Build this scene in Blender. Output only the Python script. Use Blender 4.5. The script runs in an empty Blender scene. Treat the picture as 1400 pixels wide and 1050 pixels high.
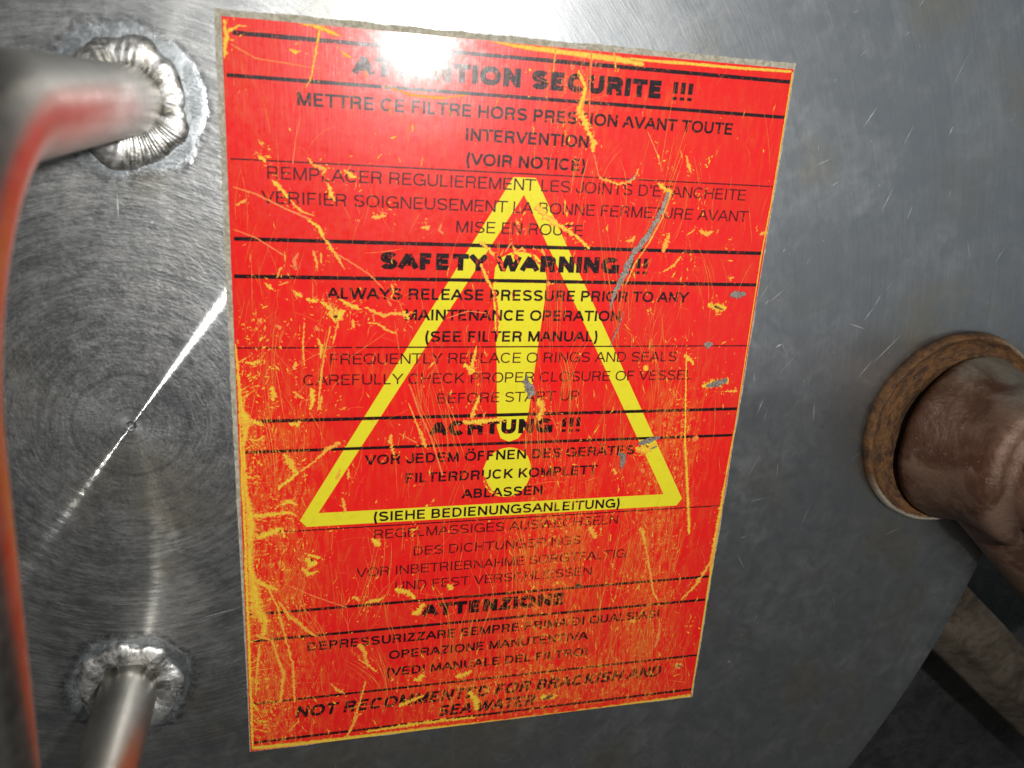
import bpy, bmesh, math, random
from mathutils import Vector, Matrix, noise

# ------------------------------------------------------------------ camera
# The lid's top face is the plane z = 0; lengths below are written in millimetres.
MM = 0.001
scene = bpy.context.scene
C = scene.collection
LID = Vector((-26.4, -100.5, 0)) * MM          # centre of the turned steel lid
cam_d = bpy.data.cameras.new("camera")
cam = bpy.data.objects.new("camera", cam_d)
C.objects.link(cam)
R0 = Vector((0.96646206, 0.06719224, 0.24786345))
R1 = Vector((-0.01605324, -0.9474705, 0.31944006))
R2 = Vector((0.2563072, -0.31270571, -0.91461564))
m = Matrix.Identity(4)
for i in range(3):
    m[i][0] = R0[i]; m[i][1] = -R1[i]; m[i][2] = -R2[i]
CAM = Vector((14.7617, -16.6012, 216.8889)) * MM
m.translation = CAM
cam.matrix_world = m
cam_d.sensor_width = 36.0
cam_d.lens = 28.8963
cam_d.clip_start = 0.005
cam_d.clip_end = 50
cam_d.dof.use_dof = True
cam_d.dof.focus_distance = 0.268
cam_d.dof.aperture_fstop = 21.0
scene.camera = cam

# ------------------------------------------------------------------ light
w = bpy.data.worlds.new("World"); scene.world = w; w.use_nodes = True
bg = w.node_tree.nodes["Background"]
bg.inputs[0].default_value = (1.0, 0.98, 0.93, 1)
bg.inputs[1].default_value = 0.065

def area(name, loc, target, size, power, col):
    d = bpy.data.lights.new(name, 'AREA'); d.shape = 'DISK'; d.size = size; d.energy = power; d.color = col
    o = bpy.data.objects.new(name, d); C.objects.link(o); o.location = loc
    o.rotation_euler = (Vector(target) - Vector(loc)).to_track_quat('-Z', 'Y').to_euler()
    return o
# the phone's flash, and an added bluish fill that brightens the steel at right
area("flash_lamp", Vector((87.5, 20.5, 300)) * MM, (0.06, -0.09, 0), 0.014, 1.05, (1.0, 0.97, 0.93))
area("added_fill_lamp", Vector((820, 60, 1050)) * MM, (0.1, -0.05, 0), 1.1, 1.25, (0.80, 0.90, 1.0))
scene.view_settings.view_transform = 'Standard'
scene.view_settings.look = 'None'
scene.view_settings.exposure = 0
scene.view_settings.gamma = 1

# ------------------------------------------------------------------ measured data (mm)
TEXT = [
 ('ATTENTION SECURITE !!!','b',29.75,-10.39,120.83,-10.39,4.55),
 ('METTRE CE FILTRE HORS PRESSION AVANT TOUTE','m',16.37,-18.40,134.15,-18.40,3.12),
 ('INTERVENTION','m',58.24,-24.20,92.23,-24.20,3.12),
 ('(VOIR NOTICE)','m',58.75,-30.31,91.79,-30.31,3.12),
 ("REMPLACER REGULIEREMENT LES JOINTS D'ETANCHEITE",'t',8.94,-36.09,141.31,-36.09,3.07),
 ('VERIFIER SOIGNEUSEMENT LA BONNE FERMETURE AVANT','t',7.75,-42.09,142.84,-42.09,3.07),
 ('MISE EN ROUTE','t',56.85,-47.76,92.90,-47.76,3.07),
 ('SAFETY WARNING !!!','b',36.90,-58.02,113.78,-58.02,4.55),
 ('ALWAYS RELEASE PRESSURE PRIOR TO ANY','m',23.49,-66.21,127.47,-66.21,3.12),
 ('MAINTENANCE OPERATION','m',43.84,-71.96,106.80,-71.96,3.12),
 ('(SEE FILTER MANUAL)','m',49.63,-78.05,100.45,-78.05,3.12),
 ('FREQUENTLY REPLACE O RINGS AND SEALS','t',24.01,-84.32,126.51,-84.32,3.07),
 ('CAREFULLY CHECK PROPER CLOSURE OF VESSEL','t',17.05,-90.19,132.50,-90.19,3.07),
 ('BEFORE START UP','t',53.59,-96.17,96.61,-96.17,3.07),
 ('ACHTUNG !!!','b',52.06,-106.12,98.05,-106.12,4.55),
 ('VOR JEDEM \xd6FFNEN DES GER\xc4TES','m',33.90,-114.38,116.40,-114.38,3.12),
 ('FILTERDRUCK KOMPLETT','m',45.30,-120.55,104.74,-120.55,3.12),
 ('ABLASSEN','m',62.47,-126.52,87.74,-126.52,3.12),
 ('(SIEHE BEDIENUNGSANLEITUNG)','m',36.42,-132.47,113.66,-132.47,3.12),
 ('REGELMASSIGES AUSWECHSELN','t',36.51,-138.20,113.81,-138.20,3.07),
 ('DES DICHTUNGSRINGS','t',48.36,-144.64,101.84,-144.64,3.07),
 ('VOR INBETRIEBNAHME SORGTFALTIG','t',31.73,-150.70,117.81,-150.70,3.07),
 ('UND FEST VERSCHLIESSEN','t',43.13,-156.26,106.77,-156.26,3.07),
 ('ATTENZIONE','b',51.71,-166.50,98.77,-166.50,4.55),
 ('DEPRESSURIZZARE SEMPRE PRIMA DI QUALSIASI','m',17.10,-174.94,132.87,-174.94,3.12),
 ('OPERAZIONE MANUTENTIVA','m',41.86,-180.83,107.75,-180.83,3.12),
 ('(VEDI MANUALE DEL FILTRO)','m',41.30,-187.16,108.43,-187.16,3.12),
 ('NOT RECOMMENTED FOR BRACKISH AND','i',13.10,-199.02,137.46,-199.02,4.25),
 ('SEA WATER','i',58.02,-204.97,92.19,-204.97,4.25),
]
RULES = [
 (2.28,-3.31,149.50,-3.31,1.0),
 (0.61,-12.70,149.50,-12.70,0.9),
 (0.71,-31.75,149.50,-31.75,0.35),
 (0.85,-51.10,149.50,-51.10,1.0),
 (0.50,-60.60,149.50,-60.60,1.0),
 (0.50,-79.53,149.50,-79.53,0.4),
 (2.43,-100.15,149.43,-100.15,1.0),
 (0.61,-109.10,149.35,-109.10,0.9),
 (2.72,-134.00,148.80,-134.00,0.4),
 (0.90,-160.49,149.50,-160.49,0.9),
 (0.60,-169.59,149.50,-169.59,0.9),
 (0.97,-192.03,149.50,-192.03,0.8),
 (0.50,-206.44,149.50,-206.44,0.9),
]
WEAR = [
 ('y',[0.5,-0.6,1.2,0.8,-4.3,2.4,0.3,-9.1,1.1]),
 ('y',[0.8,-3.5,1.5,3.5,-1.7,0.7,5.6,-1.7,0.3]),
 ('y',[16.6,0.2,0.5,20.8,-0.3,1.6,23.9,-1.0,1.9,26.8,-2.1,0.6]),
 ('y',[22.0,-0.9,0.9,20.8,-7.5,0.8,19.7,-12.5,0.6,18.6,-14.2,0.3]),
 ('f',[17.2,-21.1,0.3,16.1,-26.3,0.3,15.3,-32.4,0.5]),
 ('y',[14.9,-6.0,0.8,16.4,-6.5,1.4,17.7,-6.1,0.6]),
 ('y',[26.9,-5.3,0.6,28.3,-6.2,1.3,29.4,-6.5,0.5]),
 ('f',[1.7,-5.8,0.5,7.3,-8.5,0.5,15.7,-9.2,0.5,22.5,-9.8,0.2]),
 ('o',[38.3,-12.5,0.5,43.8,-14.1,0.9,51.2,-14.3,1.1,58.6,-13.1,0.4]),
 ('b',[59.8,0.7,0.7,69.3,-0.5,1.6,77.0,-0.9,2.4,88.9,-1.2,2.7,99.1,-1.6,2.7,105.4,-2.2,2.0]),
 ('b',[101.1,-1.1,1.2,120.1,-1.0,1.4,135.4,-0.9,1.3,149.4,-0.6,1.3]),
 ('b',[43.4,0.7,0.8,54.2,0.9,0.7,67.3,0.5,1.1]),
 ('y',[87.3,-5.0,1.5,89.7,-9.1,1.4,89.3,-11.7,2.0,88.6,-14.7,2.6,90.1,-17.3,3.2,91.4,-19.7,2.0]),
 ('y',[91.4,-19.7,1.4,93.5,-22.7,2.4,93.4,-25.2,1.6]),
 ('f',[90.0,3.3,0.6,90.6,-1.9,0.6,90.9,-9.0,0.6,91.6,-16.3,0.4]),
 ('o',[80.8,0.8,0.7,80.6,-6.2,0.6]),
 ('o',[96.3,1.2,0.6,97.7,-4.0,0.8]),
 ('f',[93.8,-25.6,0.4,95.7,-31.2,0.6,98.5,-33.0,0.4]),
 ('f',[108.6,-19.0,0.4,112.1,-24.6,0.6,114.3,-29.3,0.4]),
 ('o',[120.7,-24.5,1.1,122.0,-27.2,1.5,123.2,-29.5,0.9]),
 ('o',[95.8,-31.8,0.8,98.8,-32.4,1.3,101.7,-33.3,0.9,104.8,-32.4,1.3,106.8,-30.3,1.3,107.2,-28.7,0.6]),
 ('g',[104.0,-32.4,0.4,105.6,-31.5,0.6,106.5,-30.3,0.4]),
 ('y',[113.1,-32.4,1.1,117.2,-34.6,2.7,116.9,-37.2,1.8]),
 ('g',[117.0,-34.6,1.6,115.3,-40.3,2.0,112.2,-47.0,2.5,108.5,-51.9,2.7,105.8,-58.8,2.7,103.7,-64.6,1.6,103.1,-68.9,0.5]),
 ('o',[117.6,-35.8,0.4,116.0,-41.7,0.7,113.0,-48.6,0.7,109.3,-55.0,0.7,107.0,-61.4,0.7]),
 ('g',[107.4,-68.9,0.2,106.4,-73.9,0.7,105.1,-77.0,0.7,104.3,-79.9,0.2]),
 ('o',[118.8,-46.0,1.6,117.9,-49.5,2.5,117.5,-51.6,1.9]),
 ('o',[127.8,-45.0,0.9,130.3,-46.0,2.1,132.5,-45.1,0.7]),
 ('o',[124.1,-46.6,0.5,126.2,-45.1,0.9]),
 ('o',[123.2,-52.5,1.2,121.7,-55.1,1.4,118.1,-57.3,0.7]),
 ('o',[105.7,-48.8,0.9,107.6,-48.4,1.8,108.4,-47.1,0.7]),
 ('o',[147.5,-45.5,1.5,150.3,-45.0,2.2]),
 ('o',[139.4,-58.7,0.7,141.4,-58.6,1.5]),
 ('g',[140.7,-63.5,2.0,143.4,-63.5,3.5,146.1,-63.5,1.8]),
 ('y',[134.0,-66.5,2.0,137.3,-67.8,3.8,140.4,-67.5,2.8]),
 ('d',[136.0,-67.1,1.3,139.3,-68.2,1.0]),
 ('g',[134.7,-78.7,1.8,136.4,-79.2,3.1,137.6,-78.9,1.3]),
 ('y',[128.6,-82.3,1.3,130.8,-84.0,2.3,132.3,-85.4,1.6]),
 ('y',[115.9,-85.7,2.2,117.3,-87.1,3.0]),
 ('y',[136.0,-92.5,2.1,139.9,-91.8,4.3,144.9,-90.3,3.2]),
 ('g',[137.5,-92.5,1.6,141.1,-91.6,3.5,144.5,-90.5,2.2]),
 ('o',[144.1,-94.3,0.8,148.6,-94.2,1.6]),
 ('g',[78.9,-89.3,1.9,80.9,-92.0,4.2,82.4,-94.3,2.4]),
 ('g',[79.7,-87.9,0.7,80.9,-95.4,1.2]),
 ('y',[83.6,-95.4,2.9,85.4,-98.0,3.4,84.2,-102.3,1.9]),
 ('g',[117.2,-111.0,2.1,120.5,-109.9,3.2,124.3,-108.8,1.3]),
 ('y',[116.4,-112.2,2.1,120.9,-113.1,4.3,123.5,-110.5,1.6]),
 ('g',[121.4,-112.9,0.5,123.7,-111.8,1.1]),
 ('g',[110.9,-113.5,1.1,112.8,-115.0,3.2,112.6,-117.7,2.1,112.8,-119.0,0.8]),
 ('o',[109.9,-118.8,1.6,111.1,-120.9,2.1]),
 ('d',[101.3,-159.7,2.0,102.4,-159.8,2.9,103.3,-159.6,2.0]),
 ('o',[94.7,-157.8,1.7,95.8,-158.7,2.0]),
 ('o',[141.4,-195.0,2.7,143.1,-195.5,3.7,144.5,-195.3,1.7]),
 ('g',[142.3,-195.4,1.7,143.7,-195.9,1.7]),
 ('y',[93.0,-202.2,3.1,96.6,-202.4,3.8,99.2,-202.1,1.3]),
 ('d',[94.1,-203.2,1.3,96.1,-202.3,2.8,97.6,-201.9,1.3]),
 ('o',[122.0,-175.1,2.5,124.2,-175.9,2.5]),
 ('f',[119.2,-119.3,1.6,120.4,-120.8,1.9]),
 ('f',[135.4,-110.0,2.8,137.6,-109.6,3.0]),
 ('f',[1.0,-38.4,0.5,6.4,-39.9,0.7,13.3,-43.2,0.7,19.6,-45.7,0.9]),
 ('y',[18.7,-45.7,0.7,21.5,-47.5,1.6,22.6,-50.2,1.3,24.1,-52.1,1.3,25.0,-53.9,1.5]),
 ('f',[25.0,-53.9,0.6,28.7,-55.8,0.6,34.4,-59.5,0.6,38.3,-63.4,0.4]),
 ('f',[0.6,-48.7,0.3,6.1,-50.7,0.5,13.1,-55.2,0.5]),
 ('o',[25.0,-53.4,1.1,26.3,-55.2,1.3,27.8,-58.1,0.6]),
 ('y',[10.3,-36.3,1.0,12.4,-38.4,1.9,14.1,-40.8,1.0]),
 ('o',[14.6,-41.0,0.9,16.0,-42.7,1.1,17.8,-43.9,0.7,20.5,-44.8,0.4]),
 ('y',[7.0,-30.6,1.3,8.2,-31.4,1.8,8.9,-32.2,1.0]),
 ('o',[18.8,-30.5,0.9,20.2,-32.2,1.2,23.2,-33.2,1.4,22.3,-34.7,0.7]),
 ('y',[23.8,-36.4,0.9,24.5,-39.1,2.5,25.6,-40.9,0.9]),
 ('y',[27.7,-33.0,1.1,29.5,-34.4,2.0,31.0,-34.7,0.9]),
 ('o',[22.3,-32.6,0.9,23.6,-33.2,1.0]),
 ('f',[27.7,-34.5,0.5,29.5,-31.7,0.5]),
 ('o',[1.5,-42.8,0.8,3.2,-42.0,1.0,4.3,-41.2,0.7]),
 ('o',[34.8,-44.6,1.1,36.7,-44.5,1.7,38.6,-43.9,1.1]),
 ('f',[37.0,-43.2,0.7,38.9,-43.5,0.9]),
 ('f',[31.1,-45.3,1.5,31.8,-45.6,1.5]),
 ('f',[41.2,-29.3,0.9,42.0,-30.5,0.9]),
 ('o',[47.6,-47.0,0.8,49.3,-46.8,1.9,50.1,-46.2,0.8]),
 ('f',[53.2,-45.5,0.6,52.5,-47.2,1.2,53.7,-48.4,0.6]),
 ('f',[16.4,-54.2,0.5,15.3,-56.1,1.6,15.8,-58.5,0.9,14.2,-57.4,0.5]),
 ('o',[20.0,-53.5,0.9,20.8,-55.9,1.1,21.1,-58.4,0.6]),
 ('o',[21.9,-54.0,0.6,22.2,-56.9,0.9]),
 ('o',[12.2,-58.0,0.9,10.8,-60.9,0.5]),
 ('y',[7.9,-62.1,0.5,9.0,-63.2,1.5,10.1,-64.0,0.6]),
 ('o',[13.9,-61.8,0.6,11.2,-62.8,0.4]),
 ('y',[14.8,-63.9,0.7,16.2,-65.2,1.7,17.3,-65.8,0.9]),
 ('y',[18.1,-66.2,0.9,19.9,-66.9,1.7,21.2,-66.9,0.8]),
 ('y',[21.8,-66.9,1.1,24.0,-68.5,2.5,25.9,-69.9,3.9,27.8,-69.8,1.9]),
 ('y',[24.0,-69.5,1.5,25.6,-71.9,3.9,26.7,-70.5,3.9,28.2,-69.2,1.2]),
 ('y',[26.3,-66.1,0.4,28.8,-67.5,1.6,31.3,-68.6,1.6,32.8,-69.0,0.4]),
 ('o',[33.6,-68.4,0.8,35.5,-69.4,1.6,38.5,-70.8,1.2,40.4,-69.8,1.2,43.4,-70.2,1.2]),
 ('y',[43.4,-69.3,1.6,44.6,-70.8,2.4,45.4,-72.0,0.8]),
 ('o',[34.0,-72.6,0.6,36.6,-72.8,1.0,39.1,-74.5,1.2,41.9,-75.7,0.8]),
 ('o',[30.1,-71.6,0.8,30.4,-73.2,1.4,30.5,-74.1,0.6]),
 ('o',[24.4,-73.5,0.6,22.9,-80.5,0.6,21.7,-88.8,1.0,21.0,-97.2,0.6]),
 ('o',[26.3,-72.5,0.8,25.0,-78.5,0.6]),
 ('o',[17.6,-72.5,0.6,17.2,-79.5,0.8,17.5,-84.6,0.6]),
 ('y',[21.0,-76.9,1.0,22.1,-79.5,1.6,21.7,-82.6,0.8]),
 ('o',[40.3,-61.8,0.8,40.7,-63.3,1.2,40.9,-64.7,0.6]),
 ('f',[39.4,-66.4,0.6,40.4,-68.0,1.2]),
 ('f',[20.3,-73.5,1.0,21.4,-74.9,1.4]),
 ('f',[5.9,-71.5,1.1,6.9,-72.9,1.9]),
 ('f',[10.2,-73.5,1.5,11.9,-74.1,1.5]),
 ('y',[78.7,-39.7,2.9,82.1,-43.1,2.5,86.5,-45.4,2.1,91.5,-48.2,1.7,95.2,-51.2,1.1]),
 ('y',[63.5,-50.0,1.2,66.3,-51.9,1.6,68.0,-53.9,0.8]),
 ('y',[64.3,-55.9,1.0,65.9,-59.5,1.5,67.7,-62.4,0.8,68.7,-65.0,0.6]),
 ('f',[68.5,-64.0,0.6,69.8,-68.1,0.6,69.7,-73.4,0.7]),
 ('o',[72.8,-50.8,1.0,74.1,-52.7,1.3,75.7,-51.3,0.8,76.6,-52.9,1.1]),
 ('o',[81.1,-51.5,1.3,82.2,-53.5,1.1]),
 ('o',[83.7,-62.1,1.5,84.0,-60.5,1.3]),
 ('f',[55.5,-71.3,0.4,61.5,-69.2,0.4,66.7,-69.8,0.4]),
 ('y',[64.5,-79.1,0.7,63.4,-85.1,1.8,62.9,-87.7,2.2]),
 ('y',[61.0,-84.4,1.3,62.8,-86.0,2.7,64.5,-86.8,1.3]),
 ('y',[66.0,-93.9,1.1,65.1,-97.2,2.1,64.0,-101.0,1.8]),
 ('y',[61.5,-101.9,1.6,65.4,-102.2,2.8,70.8,-101.5,2.1,73.7,-101.8,0.9]),
 ('o',[41.2,-105.0,0.9,40.8,-107.0,1.8,41.7,-110.0,1.3,42.1,-111.6,0.7]),
 ('o',[45.7,-95.7,0.4,48.4,-102.4,0.9,50.2,-106.9,2.0,51.1,-109.7,1.6]),
 ('f',[45.9,-90.3,0.6,48.6,-97.9,0.7,52.7,-107.0,0.7,56.4,-118.7,0.7]),
 ('f',[43.2,-104.9,0.4,48.5,-108.0,0.7]),
 ('y',[11.7,-109.9,1.5,13.2,-112.2,3.4,14.4,-114.9,2.6,15.6,-115.8,0.9]),
 ('y',[15.6,-115.6,1.5,13.5,-117.7,1.9,10.6,-119.6,1.7,10.1,-120.9,0.9]),
 ('o',[16.0,-115.6,0.9,20.0,-112.5,1.1,23.6,-108.8,1.7,27.0,-107.0,1.9]),
 ('y',[2.6,-105.2,1.2,4.9,-105.7,0.8,6.8,-104.3,0.6]),
 ('y',[8.9,-90.2,1.6,9.6,-92.7,2.4,9.0,-94.4,1.6]),
 ('y',[19.2,-90.8,1.6,19.7,-94.0,2.5,18.9,-97.2,1.2]),
 ('o',[22.0,-93.0,1.0,21.4,-97.2,1.4]),
 ('y',[13.2,-100.9,1.8,15.2,-101.4,2.5,16.5,-100.5,1.0]),
 ('o',[15.4,-83.3,1.0,14.8,-85.6,1.6]),
 ('o',[14.4,-91.8,1.2,15.9,-92.9,1.2,17.2,-94.0,0.8]),
 ('o',[26.0,-118.4,1.3,27.0,-115.0,0.7]),
 ('o',[27.6,-124.2,1.1,28.0,-126.5,1.8,28.6,-128.9,1.1]),
 ('o',[29.2,-115.1,1.1,29.2,-118.5,1.3]),
 ('y',[10.8,-125.5,1.7,12.8,-124.5,2.2,15.4,-125.8,0.9]),
 ('r',[67.2,-53.9,0.4,69.8,-55.0,1.5,71.2,-58.2,0.6]),
 ('r',[72.9,-52.5,0.6,74.2,-54.1,1.7,75.0,-55.7,0.6]),
 ('r',[77.8,-52.2,0.6,79.3,-54.4,1.3,81.5,-56.0,0.6]),
 ('r',[68.6,-63.0,0.8,69.9,-70.2,1.1,70.3,-77.0,0.7]),
 ('r',[68.5,-119.3,1.0,70.6,-123.7,1.2,73.4,-125.8,0.8]),
 ('r',[73.6,-63.5,0.4,74.2,-66.0,0.6]),
 ('f',[70.8,-52.8,0.6,72.7,-49.8,0.8]),
 ('y',[0.2,-78.4,0.6,0.5,-84.4,1.3,0.8,-92.6,1.6,1.2,-96.7,2.4,2.2,-99.9,4.8,1.8,-103.1,3.0,1.2,-107.3,1.8,1.2,-113.8,1.9,1.4,-120.5,2.1,2.1,-127.3,3.9,2.4,-131.9,4.8,2.0,-137.6,3.5,1.8,-143.5,3.1,2.4,-150.8,4.6,3.0,-158.2,6.6,2.9,-161.9,5.2]),
 ('y',[2.4,-83.4,1.0,4.8,-83.9,1.7,5.5,-82.9,0.6]),
 ('y',[2.8,-99.9,3.2,5.0,-100.6,2.4,6.9,-101.5,0.8]),
 ('y',[2.9,-128.5,3.0,7.8,-128.3,2.2,12.8,-127.9,1.8,14.8,-129.0,0.9]),
 ('y',[3.7,-135.4,4.4,7.7,-134.1,3.5,10.7,-132.9,2.2,11.6,-136.0,1.1]),
 ('y',[2.3,-148.3,3.2,5.6,-151.1,2.1,9.3,-152.9,1.2]),
 ('y',[3.4,-158.2,6.1,5.3,-163.4,4.8,4.8,-168.4,1.9]),
 ('o',[9.2,-156.3,0.9,12.2,-162.1,1.7,15.3,-164.9,2.2,17.4,-167.7,1.7,20.2,-170.1,0.8]),
 ('o',[6.2,-151.1,0.9,9.1,-158.8,1.0,11.0,-169.1,1.2,13.0,-178.4,1.3,13.4,-193.2,1.0]),
 ('o',[2.7,-167.6,2.4,7.2,-169.9,1.2,8.8,-176.6,1.5,10.4,-182.0,2.3,9.1,-192.6,1.6]),
 ('o',[3.7,-170.8,1.0,2.8,-178.4,1.5,2.1,-188.9,1.0]),
 ('y',[17.2,-142.9,1.9,18.5,-144.9,4.7,20.5,-144.6,2.3]),
 ('y',[16.0,-145.9,1.4,18.0,-148.3,2.4,20.9,-147.5,1.2]),
 ('y',[17.7,-141.9,1.4,21.4,-143.2,1.6]),
 ('y',[36.1,-137.8,1.9,37.6,-139.6,3.4,38.7,-140.4,1.4]),
 ('o',[30.7,-157.1,2.0,32.9,-158.6,2.2]),
 ('y',[34.6,-159.5,1.5,37.9,-159.3,2.3,40.1,-158.3,0.8]),
 ('y',[43.3,-155.7,2.5,45.6,-156.7,3.1,48.3,-158.0,2.6,49.7,-159.7,1.3]),
 ('y',[48.7,-165.3,3.7,50.7,-164.2,3.7,52.5,-161.5,1.6]),
 ('y',[59.5,-155.4,2.1,61.0,-157.6,2.6]),
 ('o',[32.6,-174.1,2.6,34.4,-176.4,2.6,34.9,-179.7,2.1,35.6,-183.0,1.1]),
 ('o',[32.6,-179.4,0.8,36.0,-182.5,1.3,38.3,-185.0,0.8]),
 ('y',[49.9,-189.8,2.5,52.0,-189.0,3.6,53.4,-188.0,1.7]),
 ('y',[63.4,-190.1,2.3,66.5,-189.4,2.9,68.9,-188.3,1.4]),
 ('y',[68.1,-196.5,2.9,70.7,-199.7,4.2,71.4,-204.2,2.4]),
 ('y',[45.5,-199.1,2.8,49.0,-197.6,2.3,53.6,-195.9,0.9]),
 ('o',[24.2,-187.8,0.8,27.1,-190.9,1.6,28.7,-192.0,0.8]),
 ('o',[34.9,-187.9,0.8,33.2,-195.9,1.1,30.1,-206.8,1.1]),
 ('o',[14.4,-200.2,0.8,11.5,-203.9,0.5]),
 ('o',[32.8,-200.1,1.1,29.4,-208.1,1.4,24.9,-209.4,0.8]),
 ('f',[12.4,-151.7,0.5,19.6,-156.1,0.5,29.2,-160.8,0.5]),
 ('b',[0.5,-208.4,2.4,17.0,-209.0,2.7,35.2,-209.3,3.1,49.3,-209.7,3.8,68.8,-210.0,3.6,89.0,-210.3,3.8,109.9,-210.3,3.9,128.9,-209.9,3.7,149.7,-209.3,3.2]),
 ('y',[35.2,-207.5,1.4,49.2,-206.8,2.3,58.8,-206.7,2.1,71.1,-207.1,1.2]),
 ('b',[149.7,-0.6,0.9,149.7,-16.5,0.7,149.7,-34.9,0.7,149.2,-51.9,0.7,149.5,-81.3,0.5,149.8,-105.5,0.6,149.4,-123.3,1.2]),
 ('b',[149.4,-123.3,0.9,149.5,-141.8,1.5,149.8,-164.1,1.9,149.9,-184.5,1.3,149.8,-208.4,1.1]),
 ('y',[149.3,-125.9,0.9,149.4,-136.4,2.1,149.0,-147.3,1.5,149.1,-158.4,1.3]),
 ('o',[150.6,-147.4,0.9,148.7,-155.5,1.9,144.5,-163.6,1.9,139.9,-168.9,1.0]),
 ('y',[129.2,-81.2,0.5,132.9,-109.9,1.1,136.9,-130.4,1.7,139.4,-143.8,1.5]),
 ('o',[121.6,-139.9,2.3,122.6,-142.1,2.6,124.2,-146.8,1.2]),
 ('o',[124.2,-146.8,1.2,127.0,-156.5,1.2,129.4,-165.1,1.5,131.8,-168.7,0.9]),
 ('f',[133.4,-176.9,1.3,133.6,-182.7,1.6,132.9,-187.1,1.6]),
 ('o',[104.0,-138.8,3.3,106.8,-142.9,2.5]),
]
NICKS = [(175.7,-14.0,179.2,-7.7,0.40),(192.2,-67.1,193.9,-62.9,0.40),(189.3,-71.9,192.2,-67.1,0.40),(184.1,-72.4,190.7,-74.3,0.40),(159.4,-80.2,161.8,-79.0,0.80),(191.1,-91.5,196.3,-84.1,0.40),(195.5,-86.5,205.3,-75.5,0.40),(187.8,-37.6,190.3,-29.9,0.40),(197.5,-39.5,198.4,-35.0,0.40),(206.0,-14.2,206.6,-11.4,0.60),(83.7,-207.4,91.1,-204.0,0.40),(162.2,-196.0,163.6,-197.1,0.60),(-25.2,-40.7,-25.4,-47.6,0.30),(-18.3,-47.7,-17.6,-47.7,0.80),(-12.1,-160.3,-1.0,-157.8,0.40),]
GRIP1, GRIP2, BENDR, TR = 122, 103, 33, 7.8

# ------------------------------------------------------------------ helpers
def empty(name, loc):
    o = bpy.data.objects.new(name, None); C.objects.link(o); o.location = loc; o.empty_display_size = .02
    return o
def link(name, me, mat, parent=None, smooth=True):
    o = bpy.data.objects.new(name, me); C.objects.link(o)
    me.materials.append(mat)
    if smooth:
        for p in me.polygons: p.use_smooth = True
    if parent:
        bpy.context.view_layer.update()
        o.parent = parent
        o.matrix_parent_inverse = Matrix.Translation(-parent.location)
    return o
def mesh(name, verts, faces):
    me = bpy.data.meshes.new(name); me.from_pydata([tuple(v) for v in verts], [], faces); me.update()
    return me
def tag(o, label=None, cat=None, group=None, kind=None):
    if label: o["label"] = label
    if cat: o["category"] = cat
    if group: o["group"] = group
    if kind: o["kind"] = kind
    return o
def sweep(path, radii, seg=48, caps=True):
    """tube round a polyline (positions in metres)"""
    V, F = [], []
    t0 = (path[1] - path[0]).normalized()
    u = t0.orthogonal().normalized()
    for i, p in enumerate(path):
        a = path[max(i-1, 0)]; b = path[min(i+1, len(path)-1)]
        t = (b - a).normalized()
        u = (u - t * u.dot(t)).normalized(); v = t.cross(u)
        for k in range(seg):
            an = 2*math.pi*k/seg
            V.append(p + (u*math.cos(an) + v*math.sin(an)) * radii[i])
    n = len(path)
    for i in range(n-1):
        for k in range(seg):
            k2 = (k+1) % seg
            F.append((i*seg+k, i*seg+k2, (i+1)*seg+k2, (i+1)*seg+k))
    if caps:
        F.append(tuple(reversed(range(seg)))); F.append(tuple((n-1)*seg+k for k in range(seg)))
    return V, F
def lathe(prof, centre, seg=128, wob=None, closed=False):
    """prof: (r, z) pairs in mm, revolved round the z axis at centre"""
    V, F = [], []
    for i, (r, z) in enumerate(prof):
        for k in range(seg):
            a = 2*math.pi*k/seg
            dr, dz = wob(i, a) if wob else (0, 0)
            V.append((centre[0] + (r+dr)*math.cos(a)*MM, centre[1] + (r+dr)*math.sin(a)*MM, centre[2] + (z+dz)*MM))
    n = len(prof)
    for i in range(n if closed else n-1):
        j = (i+1) % n
        for k in range(seg):
            k2 = (k+1) % seg
            F.append((i*seg+k, i*seg+k2, j*seg+k2, j*seg+k))
    return V, F

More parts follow.
